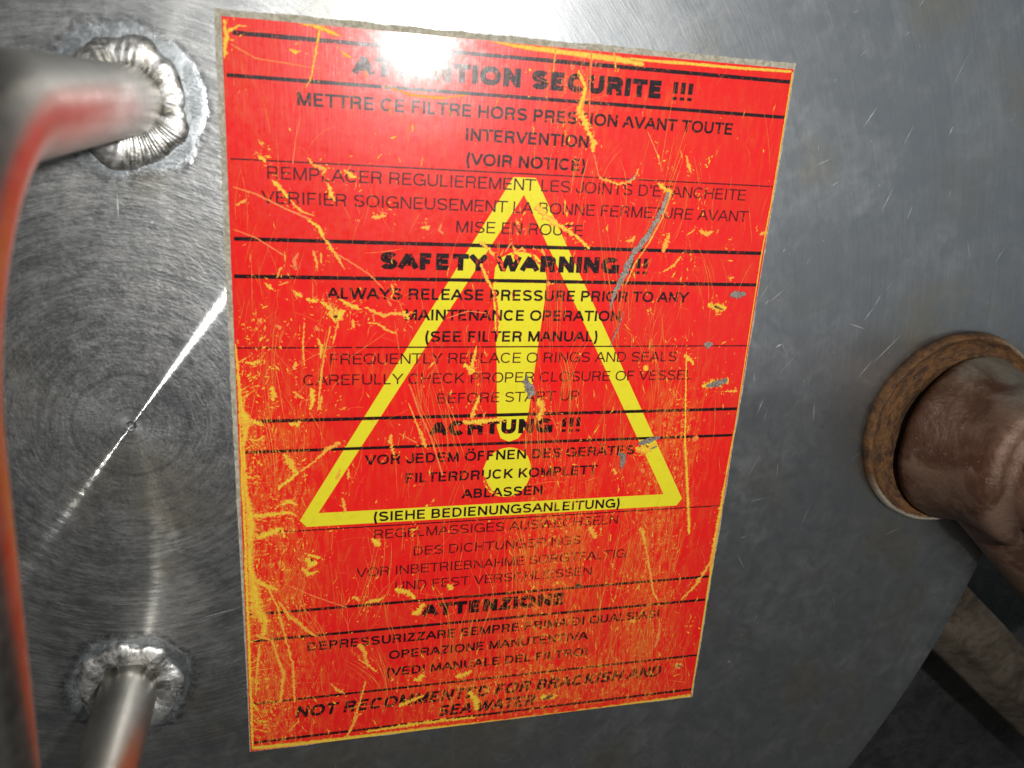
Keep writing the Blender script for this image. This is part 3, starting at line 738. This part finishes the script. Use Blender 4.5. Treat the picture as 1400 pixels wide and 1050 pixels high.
# ------------------------------------------------------------------ the sticker
stk = empty("warning_sticker", (75*MM, -104.9*MM, 0))
tag(stk, "scratched red and yellow safety warning sticker with black text and triangle", "sticker")
H = 209.7
def slab(name, x0, y0, x1, y1, z0, z1, mat, parent=stk):
    V = [(x*MM, y*MM, z*MM) for z in (z0, z1) for x, y in ((x0, y0), (x1, y0), (x1, y1), (x0, y1))]
    return link(name, mesh(name, V, [(3, 2, 1, 0), (4, 5, 6, 7), (0, 1, 5, 4), (1, 2, 6, 5), (2, 3, 7, 6), (3, 0, 4, 7)]), mat, parent, False)
def outline(x0, y0, x1, y1, step, amp, seed):
    P_ = []
    def edge(ax_, ay_, bx_, by_):
        ln = math.hypot(bx_-ax_, by_-ay_); n_ = int(ln/step)
        nx, ny = (by_-ay_)/ln, -(bx_-ax_)/ln
        for i in range(n_):
            t = i/n_
            x, y = ax_+(bx_-ax_)*t, ay_+(by_-ay_)*t
            q = (noise.noise(Vector((x*.9, y*.9, seed))) * .6 + noise.noise(Vector((x*.15, y*.15, seed+4)))*.8)*amp
            P_.append((x+nx*q, y+ny*q))
    edge(x0, y0, x1, y0); edge(x1, y0, x1, y1); edge(x1, y1, x0, y1); edge(x0, y1, x0, y0)
    return P_
# ring of dirty glue squeezed out round the sticker, widest at the top left
P_ = outline(-1.5, -H-.15, 150.4, 1.6, .5, .35, 2)
P_ = [((-.2 + (x+.2)*max(.12, min(1, (y+200)/110)) if x < -.2 else x), y) for x, y in P_]
V = [(x*MM, y*MM, .05*MM) for x, y in P_]
link("adhesive_edge", mesh("adhesive_edge", V, [tuple(range(len(V)))]), GLUE, stk, False)
P_ = outline(-.05, -H, 150, .05, .7, .07, 8)
nP = len(P_)
V = [(x*MM, y*MM, z*MM) for z in (.02, .15) for x, y in P_]
F = [tuple(range(nP, 2*nP))] + [(i, (i+1) % nP, nP+(i+1) % nP, nP+i) for i in range(nP)]
link("vinyl_sheet", mesh("vinyl_sheet", V, F), RED, stk, False)

ZT, ZI, ZS, ZB = .175, .20, .23, .38
# warning triangle and exclamation mark
out_ = [(71.9, -32.7), (78.1, -32.7), (134.9, -130.6), (133.3, -133.0), (17.6, -132.9), (15.7, -130.8)]
inn = [(75.1, -37.2), (128.2, -128.7), (20.9, -128.7)]
V = [(x*MM, y*MM, ZT*MM) for x, y in out_+inn]
F = [(0, 6, 1), (1, 6, 7, 2), (2, 7, 3), (3, 7, 8, 4), (4, 8, 5), (5, 8, 6, 0)]
tag(link("warning_triangle", mesh("warning_triangle", V, F), YELLOW, stk, False), "yellow outline triangle printed behind the text")
ex = [(68.1, -62.5), (68.4, -57.0), (70.0, -54.2), (72.6, -52.8), (76.0, -52.5), (79.6, -53.3), (82.2, -55.8), (83.3, -59.5), (83.3, -66), (82.3, -80.9), (81.2, -98.8), (80.3, -105), (78.6, -107.7), (75.8, -108.7), (73.2, -107.5), (71.9, -104), (70.4, -82), (68.8, -69)]
dot = [(75.9+7.7*math.cos(a)*(1 if abs(math.cos(a)) < .8 else .97), -118.6+8.1*math.sin(a)) for a in [2*math.pi*i/28 for i in range(28)]]
V = [(x*MM, y*MM, ZT*MM) for x, y in ex+dot]
ne = len(ex)
tag(link("exclamation_mark", mesh("exclamation_mark", V, [tuple(reversed(range(ne))), tuple(range(ne, ne+28))]), YELLOW, stk, False), "large yellow exclamation mark printed behind the text")

# --- lettering: a grotesque face drawn with strokes (cap height 1)
def arc(cx, cy, rx, ry, a0, a1, n=14):
    o = []
    for i in range(n+1):
        a = math.radians(a0+(a1-a0)*i/n); c_, s_ = math.cos(a), math.sin(a)
        e = 2/2.25
        o.append((cx+rx*math.copysign(abs(c_)**e, c_), cy+ry*math.copysign(abs(s_)**e, s_)))
    return o
def bowl(x0, x1, y0, y1, xm, n=10):
    ry = (y1-y0)/2
    return [(x0, y1), (xm, y1)] + arc(xm, (y0+y1)/2, x1-xm, ry, 90, -90, n)[1:-1] + [(xm, y0), (x0, y0)]
SC = arc(.5, .745, .46, .255, 35, 180, 12)[:-1] + [(.045, .72)] 
G = {
 'A': (.93, [[(-.06, -.1), (.5, 1.06)], [(1.06, -.1), (.5, 1.06)], [(.18, .32), (.82, .32)]], 0),
 'B': (.90, [[(0, -.5), (0, 1.5)], bowl(0, .93, .53, 1, .55), bowl(0, 1, 0, .53, .58)], 1),
 'C': (.98, [arc(.5, .5, .5, .5, 40, 320, 30)], 0),
 'D': (.96, [[(0, -.5), (0, 1.5)], bowl(0, 1, 0, 1, .42, 18)], 1),
 'E': (.84, [[(0, -.5), (0, 1.5)], [(0, 1), (1.12, 1)], [(0, .52), (1.04, .52)], [(0, 0), (1.15, 0)]], 1),
 'F': (.78, [[(0, -.5), (0, 1.5)], [(0, 1), (1.12, 1)], [(0, .5), (.98, .5)]], 1),
 'G': (1.04, [arc(.5, .5, .5, .5, 40, 300, 30) + [(.92, .12)], [(.56, .45), (1.0, .45), (1.0, -.5)]], 0),
 'H': (.96, [[(0, -.5), (0, 1.5)], [(1, -.5), (1, 1.5)], [(0, .52), (1, .52)]], 1),
 'I': (.36, [[(.5, -.5), (.5, 1.5)]], 1),
 'J': (.70, [[(1, 1.5), (1, .32)] + arc(.5, .3, .5, .3, 0, -180, 12)[1:] + [(0, .38)]], 0),
 'K': (.93, [[(0, -.5), (0, 1.5)], [(0, .30), (1.1, 1.15)], [(.32, .60), (1.14, -.15)]], 1),
 'L': (.74, [[(0, -.5), (0, 1.5)], [(0, 0), (1.12, 0)]], 1),
 'M': (1.10, [[(0, -.5), (0, 1.5)], [(1, -.5), (1, 1.5)], [(0, 1.12), (.5, -.06), (1, 1.12)]], 1),
 'N': (.96, [[(0, -.5), (0, 1.5)], [(1, -.5), (1, 1.5)], [(-.02, 1.08), (1.02, -.08)]], 1),
 'O': (1.06, [arc(.5, .5, .5, .5, 90, 450, 36)], 0),
 'P': (.88, [[(0, -.5), (0, 1.5)], bowl(0, 1, .44, 1, .58)], 1),
 'Q': (1.06, [arc(.5, .5, .5, .5, 90, 450, 36), [(.6, .28), (1.02, -.12)]], 0),
 'R': (.94, [[(0, -.5), (0, 1.5)], bowl(0, .98, .48, 1, .58), [(.58, .48), (.86, .38), (.92, .1), (1.0, -.5)]], 1),
 'S': (.90, [arc(.5, .75, .47, .25, 22, 180, 12)[:-1] + [(.04, .70), (.12, .60), (.30, .545), (.70, .46), (.90, .385), (.985, .27)] + arc(.5, .26, .485, .26, 0, -160, 12)[1:]], 0),
 'T': (.84, [[(.5, -.5), (.5, 1.5)], [(-.14, 1), (1.14, 1)]], 0),
 'U': (.94, [[(0, 1.5), (0, .36)] + arc(.5, .36, .5, .36, 180, 360, 18)[1:] + [(1, 1.5)]], 1),
 'V': (.90, [[(-.05, 1.1), (.5, -.06)], [(1.05, 1.1), (.5, -.06)]], 0),
 'W': (1.26, [[(-.03, 1.1), (.26, -.08), (.5, 1.06), (.74, -.08), (1.03, 1.1)]], 0),
 'X': (.90, [[(-.05, -.1), (1.05, 1.1)], [(1.05, -.1), (-.05, 1.1)]], 0),
 'Y': (.90, [[(-.08, 1.12), (.5, .42), (1.08, 1.12)], [(.5, .46), (.5, -.5)]], 0),
 'Z': (.84, [[(0, 1), (.94, 1), (.03, 0), (1.06, 0)]], 0),
 '!': (.40, [[(.5, 1.5), (.5, .30)], [(.5, .16), (.5, -.5)]], 1),
 '(': (.40, [[(.95, 1.04), (.55, .82), (.25, .56), (.16, .40), (.25, .22), (.55, -.03), (.95, -.25)]], 0),
 ')': (.40, [[(.05, 1.04), (.45, .82), (.75, .56), (.84, .40), (.75, .22), (.45, -.03), (.05, -.25)]], 0),
 "'": (.26, [[(.5, 1.5), (.5, .72)]], 0),
}
def clip(poly, ylo, yhi):
    for sgn, lim in ((1, ylo), (-1, -yhi)):
        out = []
        for i, a in enumerate(poly):
            b = poly[(i+1) % len(poly)]
            ia, ib = sgn*a[1] >= lim, sgn*b[1] >= lim
            if ia: out.append(a)
            if ia != ib:
                t = (lim - sgn*a[1])/(sgn*b[1]-sgn*a[1]); out.append((a[0]+(b[0]-a[0])*t, a[1]+(b[1]-a[1])*t))
        poly = out
        if len(poly) < 3: return []
    return poly
def ribbon(pl, wd, ylo, yhi):
    closed = math.dist(pl[0], pl[-1]) < 1e-6
    if closed: pl = pl[:-1]
    pl = [p_ for i, p_ in enumerate(pl) if i == 0 or math.dist(p_, pl[i-1]) > 1e-5]
    n_ = len(pl); L_, R_ = [], []
    for i in range(n_):
        a = pl[i-1] if (i > 0 or closed) else None; b = pl[(i+1) % n_] if (i < n_-1 or closed) else None
        def nr(p_, q_):
            l_ = math.dist(p_, q_); return (-(q_[1]-p_[1])/l_, (q_[0]-p_[0])/l_)
        if a is None: nx, ny = nr(pl[i], b)
        elif b is None: nx, ny = nr(a, pl[i])
        else:
            n1, n2 = nr(a, pl[i]), nr(pl[i], b)
            sx, sy = n1[0]+n2[0], n1[1]+n2[1]; l2 = sx*sx+sy*sy
            k_ = 2/max(l2, .18); nx, ny = sx*k_, sy*k_
            if l2 < .18: nx, ny = sx/math.sqrt(max(l2,1e-6))*1.5, sy/math.sqrt(max(l2,1e-6))*1.5
        L_.append((pl[i][0]+nx*wd/2, pl[i][1]+ny*wd/2)); R_.append((pl[i][0]-nx*wd/2, pl[i][1]-ny*wd/2))
    out = []
    for i in range(n_ if closed else n_-1):
        j = (i+1) % n_
        q = clip([R_[i], R_[j], L_[j], L_[i]], ylo, yhi)
        if q: out.append(q)
    return out
def glyph(ch, sw):
    """polygons with left edge at 0 and their advance"""
    dots = None
    if ch == '\u00d6': ch, dots = 'O', 1
    if ch == '\u00c4': ch, dots = 'A', 1
    if ch == '.': ch = 'I'
    adv, strokes, side = G[ch]
    adv *= 1 + sw*.5
    sb = .085 if side else .03
    if ch in 'OCQGS': sb = .05
    if ch in "I!": sb = max(.0, (adv-sw)/2)
    ink = adv - 2*sb
    x0, x1 = sb + sw/2, sb + ink - sw/2
    if ch in 'AVWXYT': x0, x1 = sb+sw*.35, sb+ink-sw*.35
    if ch in "I!'": x0 = x1 = adv/2
    y0, y1 = sw*.46, 1 - sw*.46
    lo, hi = (-.26, 1.06) if ch in '()' else (0.0, 1.0)
    if ch in '()': y0, y1 = 0, 1
    P_ = []
    for k_, st in enumerate(strokes):
        pl = [(x0+(x1-x0)*x, y0+(y1-y0)*y) for x, y in st]
        l_, h_ = lo, hi
        if ch == '!': l_, h_ = ((.30, 1) if k_ == 0 else (0, .16+.02))
        if ch == "'": l_, h_ = .66, 1
        if ch == 'G' and k_ == 1: h_ = .56; 
        wd = sw*(.92 if ch in 'BDEFHLTZ' and k_ else .84 if ch == '!' else 1)
        for q in ribbon(pl, wd, l_, h_): P_.append((k_, q))
    if dots:
        for dx in (-.2, .2):
            c_ = adv/2+dx; r_ = sw*.55
            P_.append((9, [(c_-r_, 1.06), (c_+r_, 1.06), (c_+r_, 1.06+2*r_), (c_-r_, 1.06+2*r_)]))
    return P_, adv
SW = {'b': .32, 'm': .20, 't': .13, 'i': .235}
def text_line(txt, kind, x0, y0, x1, y1, cap):
    sw = SW[kind]; pen = 0; polys = []
    trk = .015 if kind != 'b' else -.01
    for ch in txt:
        if ch == ' ': pen += .40 if kind != 'b' else .46; continue
        P_, adv = glyph(ch, sw)
        polys += [(k_, [(x+pen, y) for x, y in q]) for k_, q in P_]
        pen += adv + trk
    pen -= trk
    Lx = math.hypot(x1-x0, y1-y0); ux, uy = (x1-x0)/Lx, (y1-y0)/Lx
    V, F = [], []
    sh = .24 if kind == 'i' else 0
    Ltot = Lx - (sh*cap if sh else 0)
    for k_, q in polys:
        i = len(V)
        for x, y in q:
            X = x/pen*Ltot + sh*y*cap; Y = y*cap
            V.append(((x0+ux*X-uy*Y)*MM, (y0+uy*X+ux*Y)*MM, (ZI+k_*.0015)*MM))
        F.append(tuple(range(i, i+len(q))))
    o = link("text_line", mesh("text_line", V, F), THIN if kind == 't' else BLACK, stk, False)
    tag(o, ("bold black heading " if kind == 'b' else "black printed text ") + "reading " + txt)
for a in TEXT: text_line(*a)
for x0, y0, x1, y1, wd in RULES:
    n_ = 40; V, F = [], []
    for i in range(n_+1):
        t = i/n_; x = x0+(x1-x0)*t; y = y0+(y1-y0)*t; h_ = wd*(.5+.06*noise.noise(Vector((x*.5, y, 1))))
        V += [(x*MM, (y-h_)*MM, ZI*MM), (x*MM, (y+h_)*MM, ZI*MM)]
    for i in range(n_): F.append((2*i, 2*i+2, 2*i+3, 2*i+1))
    link("ruled_line", mesh("ruled_line", V, F), THIN if wd < .5 else BLACK, stk, False)

# --- print loss: the traced marks first, then the finer scatter
random.seed(21)
LOSS = {'y': ([], [], []), 'g': ([], [], [])}
TONE = {'y': (.84, .62, .04), 'o': (.86, .46, .05), 'f': (.85, .20, .06), 'd': (.03, .025, .02)}
def inside(x, y, poly):
    k_ = False
    for i in range(len(poly)):
        (xa, ya), (xb, yb) = poly[i-1], poly[i]
        if (ya > y) != (yb > y) and x < (xb-xa)*(y-ya)/(yb-ya)+xa: k_ = not k_
    return k_
def unprinted(x, y):
    return inside(x, y, ex) or inside(x, y, dot) or (inside(x, y, out_) and not inside(x, y, inn))
NM = 0
def mark(kind, pl, jag=.5, step=.3, tone=None, soft=False):
    """pl: [(x, y, width)...] turned into a ragged ribbon"""
    bucket = LOSS['g' if kind == 'g' else 'y']
    if kind in 'fo' and not WEAR_PASS:      # there is no red to lose where the sheet was never printed
        pl = pl[:next((i for i, p_ in enumerate(pl) if unprinted(p_[0], p_[1])), len(pl))]
        if len(pl) < 2: return
    V, F, K = bucket
    pts = []
    for i in range(len(pl)-1):
        a, b = pl[i], pl[i+1]; n_ = max(1, int(math.hypot(b[0]-a[0], b[1]-a[1])/step))
        for k_ in range(n_):
            t = k_/n_; pts.append([a[j]+(b[j]-a[j])*t for j in range(3)])
    pts.append(list(pl[-1]))
    m_ = len(pts)
    # drop random gaps into faint marks
    global NM
    NM += 1
    z = ((ZB if kind in 'gd' else ZS) + NM*.000018)*MM
    i0 = len(V); s_ = random.random()*90
    for i, (x, y, wd) in enumerate(pts):
        a = pts[max(0, i-1)]; b = pts[min(m_-1, i+1)]
        l_ = math.hypot(b[0]-a[0], b[1]-a[1]) or 1
        nx, ny = -(b[1]-a[1])/l_, (b[0]-a[0])/l_
        e = min(1, (i+.35)/1.6, (m_-i-.65)/1.6)
        fq = 1.7/max(1, wd*.9)
        fa = .6/max(1, wd*.8)
        n1 = noise.noise(Vector((x*fq, y*fq, s_))) + fa*noise.noise(Vector((x*2.6, y*2.6, s_)))
        n2 = noise.noise(Vector((x*fq, y*fq, s_+50))) + fa*noise.noise(Vector((x*2.6, y*2.6, s_+50)))
        h1 = max(.02, wd*.5*e*(.62+jag*1.7*n1)); h2 = max(.02, wd*.5*e*(.62+jag*1.7*n2))
        if soft:
            for q_ in (h1, h1*.45, -h2*.45, -h2): V.append(((x+nx*q_)*MM, (y+ny*q_)*MM, z))
        else:
            V.append(((x+nx*h1)*MM, (y+ny*h1)*MM, z)); V.append(((x-nx*h2)*MM, (y-ny*h2)*MM, z))
    for q_ in range(i0, len(V)):        # never past the edge of the sheet
        V[q_] = (min(max(V[q_][0], .03*MM), 149.95*MM), min(max(V[q_][1], -209.6*MM), -.04*MM), V[q_][2])
    tn = tone or TONE.get(kind, (.5, .5, .5))
    rim = (.82, .16, .03) if kind in 'yof' else tn
    if kind == 'd': rim = (.3, .2, .05)
    for i in range(m_-1):
        if soft:
            j = i0+4*i
            for c_ in range(3):
                F.append((j+c_+1, j+c_+5, j+c_+4, j+c_))
                ca, cb = (rim if c_ == 0 else tn), (rim if c_ == 2 else tn)
                K.append((cb, cb, ca, ca))
        else:
            j = i0+2*i
            F.append((j+1, j+3, j+2, j)); K.append((tn,)*4)
WEAR_PASS = True
for kind, a in WEAR:
    pl = [(a[i], a[i+1], a[i+2]) for i in range(0, len(a), 3)]
    if kind in 'br':
        mark('y', pl, .18 if kind == 'b' else .6, soft=kind == 'b', tone=(.78, .60, .055) if kind == 'b' else (.80, .02, .014))
        continue
    mark(kind, pl, .5 if kind in 'yo' else .3, soft=kind in 'yod')
    if kind in 'yo' and len(pl) > 1:        # crumbs along the ragged edge of each larger mark
        for _ in range(int(4+sum(p_[2] for p_ in pl)*1.7)):
            p_ = random.choice(pl); an = random.random()*6.28; rr = p_[2]*.5+abs(random.gauss(0, 1.1))
            x, y = p_[0]+math.cos(an)*rr, p_[1]+math.sin(an)*rr
            if .3 < x < 149.5 and -209 < y < -.4:
                w_ = random.uniform(.15, .55); an2 = random.random()*3.14
                mark('o', [(x, y, w_*.4), (x+math.cos(an2)*w_*.8, y+math.sin(an2)*w_*.8, w_), (x+math.cos(an2)*w_*1.7, y+math.sin(an2)*w_*1.7, w_*.3)], .6, .25, random.choice([TONE['y'], TONE['o'], TONE['f']]))
WEAR_PASS = False
def dens(x, y):
    g = lambda v, c_, w_: math.exp(-((v-c_)/w_)**2)
    sg = lambda v: 1/(1+math.exp(-v))
    dn = .10
    dn += .75*math.exp(-max(0, x-2)/14)*sg((-y-88)/10)
    dn += .35*math.exp(-max(0, x-2)/30)*sg((-y-60)/8)
    dn += .95*g(x, 93, 13)*sg((-y-104)/7)
    dn += .55*g(x, 112, 12)*sg((-y-122)/6)
    dn += .75*g(x, 127, 9)*sg((-y-78)/6)
    dn += .45*sg((x-45)/14)*sg((-y-160)/8)
    dn += .40*g(x, 88, 7)*sg((y+48)/8)
    dn += .30*g(x, 58, 12)*g(y, -105, 22)
    dn += .30*g(x, 112, 14)*g(y, -62, 22)
    return min(dn, 1.1)
count = 0
while count < 3400:
    x, y = random.uniform(.5, 149.5), random.uniform(-209, -.5)
    if random.random()*1.1 > dens(x, y): continue
    count += 1
    u_ = random.random()
    if u_ < .58:        # hair scratches, mostly up and down the sticker
        ln = random.choice([2.5, 4, 6, 9, 14])*random.uniform(.6, 1.4)
        an = math.pi/2 + random.gauss(0, .22) if random.random() < .8 else random.uniform(0, math.pi)
        bend = random.gauss(0, .12)
        pl = []; X, Y = x, y
        wd = random.choice([.07, .10, .12, .18])
        for k_ in range(5):
            pl.append((X, Y, wd*(1 if 0 < k_ < 4 else .4)))
            X += math.cos(an)*ln/4; Y += math.sin(an)*ln/4; an += bend
        if not (.3 < X < 149.6 and -209.3 < Y < -.4): continue
        mark('f', pl, .5, .8, random.choice([(.84, .14, .04), (.85, .22, .05), (.86, .32, .06)]))
    elif u_ < .88:      # small chips
        w_ = random.uniform(.15, .6)*(1.4 if random.random() < .12 else 1)
        an = random.gauss(1.5, .7); l_ = w_*random.uniform(.6, 1.8)
        if not (.8 < x < 149 and -208.6 < y < -.9): continue
        mark('o', [(x, y, w_*.4), (x+math.cos(an)*l_*.5, y+math.sin(an)*l_*.5, w_), (x+math.cos(an)*l_, y+math.sin(an)*l_, w_*.3)], .8, .25, random.choice([TONE['y'], TONE['o'], (.85, .22, .05)]))
    else:               # short broad scuffs
        ln = random.uniform(1.2, 3.6); an = random.gauss(1.57, .35); w_ = random.uniform(.25, .75)
        X, Y = x+math.cos(an)*ln, y+math.sin(an)*ln
        if not (.8 < X < 149 and -208.6 < Y < -.9 and .8 < x < 149): continue
        mark('o', [(x, y, w_*.3), ((x+X)/2+random.gauss(0, .2), (y+Y)/2, w_), (X, Y, w_*.3)], .9, .3, random.choice([TONE['y'], TONE['o'], TONE['o'], (.85, .22, .05)]), soft=True)
# bundles of long hairlines, as a brush or a dragged tool leaves them
nb = 0
while nb < 90:
    x, y = random.uniform(2, 148), random.uniform(-200, -30)
    if random.random() > dens(x, y) + .04: continue
    nb += 1
    an = math.pi/2 + random.gauss(0, .16); ln = random.uniform(8, 28); bend = random.gauss(0, .05)
    for k2 in range(random.randint(4, 10)):
        X, Y, a_ = x+random.gauss(0, 1.6), y+random.gauss(0, 3), an+random.gauss(0, .05)
        l2 = ln*random.uniform(.4, 1.1); pl = []
        wd = random.choice([.06, .08, .10, .15])
        for k3 in range(6):
            if not (.4 < X < 149.4 and -209 < Y < -.6): break
            pl.append((X, Y, wd*(1 if 0 < k3 < 5 else .4)))
            X += math.cos(a_)*l2/5; Y += math.sin(a_)*l2/5; a_ += bend
        if len(pl) > 2: mark('f', pl, .5, 1.0, random.choice([(.84, .13, .03), (.85, .20, .04), (.86, .34, .06), (.87, .48, .08)]))
mark('y', [(.55, -82, .3), (.6, -100, 1.1), (.7, -140, 1.5), (.7, -175, 1.4), (.6, -208.9, 1.2)], .35, .3, soft=True)
# patches of flaked print: many small chips close together
def spatter(x, y, rad, n_):
    an0 = random.random()*3.14
    for _ in range(n_):
        X, Y = x+random.gauss(0, rad), y+random.gauss(0, rad*1.3)
        if not (.3 < X < 149.5 and -209 < Y < -.5): continue
        w_ = random.uniform(.2, .95)*random.uniform(.5, 1); an = an0+random.gauss(0, .6); l_ = w_*random.uniform(.8, 2.6)
        mark('o', [(X, Y, w_*.4), (X+math.cos(an)*l_*.5, Y+math.sin(an)*l_*.5, w_), (X+math.cos(an)*l_, Y+math.sin(an)*l_, w_*.25)], .8, .25, random.choice([TONE['y'], TONE['y'], TONE['o']]), soft=w_ > .5)
for _ in range(42): spatter(abs(random.gauss(0, 7))+1, random.uniform(-200, -72), random.uniform(.8, 2.0), random.randint(7, 18))
ns = 0
while ns < 62:
    x, y = random.uniform(3, 147), random.uniform(-203, -8)
    if random.random()*.9 > dens(x, y)+.06: continue
    ns += 1
    spatter(x, y, random.uniform(.8, 2.2), random.randint(5, 14))
# tufts of worn print along the left edge
for _ in range(46):
    y = -random.uniform(80, 208); ln = abs(random.gauss(0, 3.2))+.6; an = random.gauss(0, .6)
    w_ = random.uniform(.3, 1.1)
    mark('y', [(.5, y, w_), (.5+ln*.5*math.cos(an), y+ln*.5*math.sin(an), w_*.8), (.5+ln*math.cos(an), y+ln*math.sin(an), w_*.2)], .8, .3, random.choice([TONE['y'], TONE['o']]), soft=True)
for key, nm, mt in (('y', "worn_print", SCR), ('g', "bare_metal_gouges", BARE)):
    V, F, K = LOSS[key]
    me = mesh(nm, V, F)
    if key == 'y':
        at = me.color_attributes.new("tone", 'FLOAT_COLOR', 'CORNER')
        vals = []
        for t_ in K:
            for c_ in t_: vals.extend((*c_, 1))
        at.data.foreach_set("color", vals)
    tag(link(nm, me, mt, stk, False), kind="stuff")
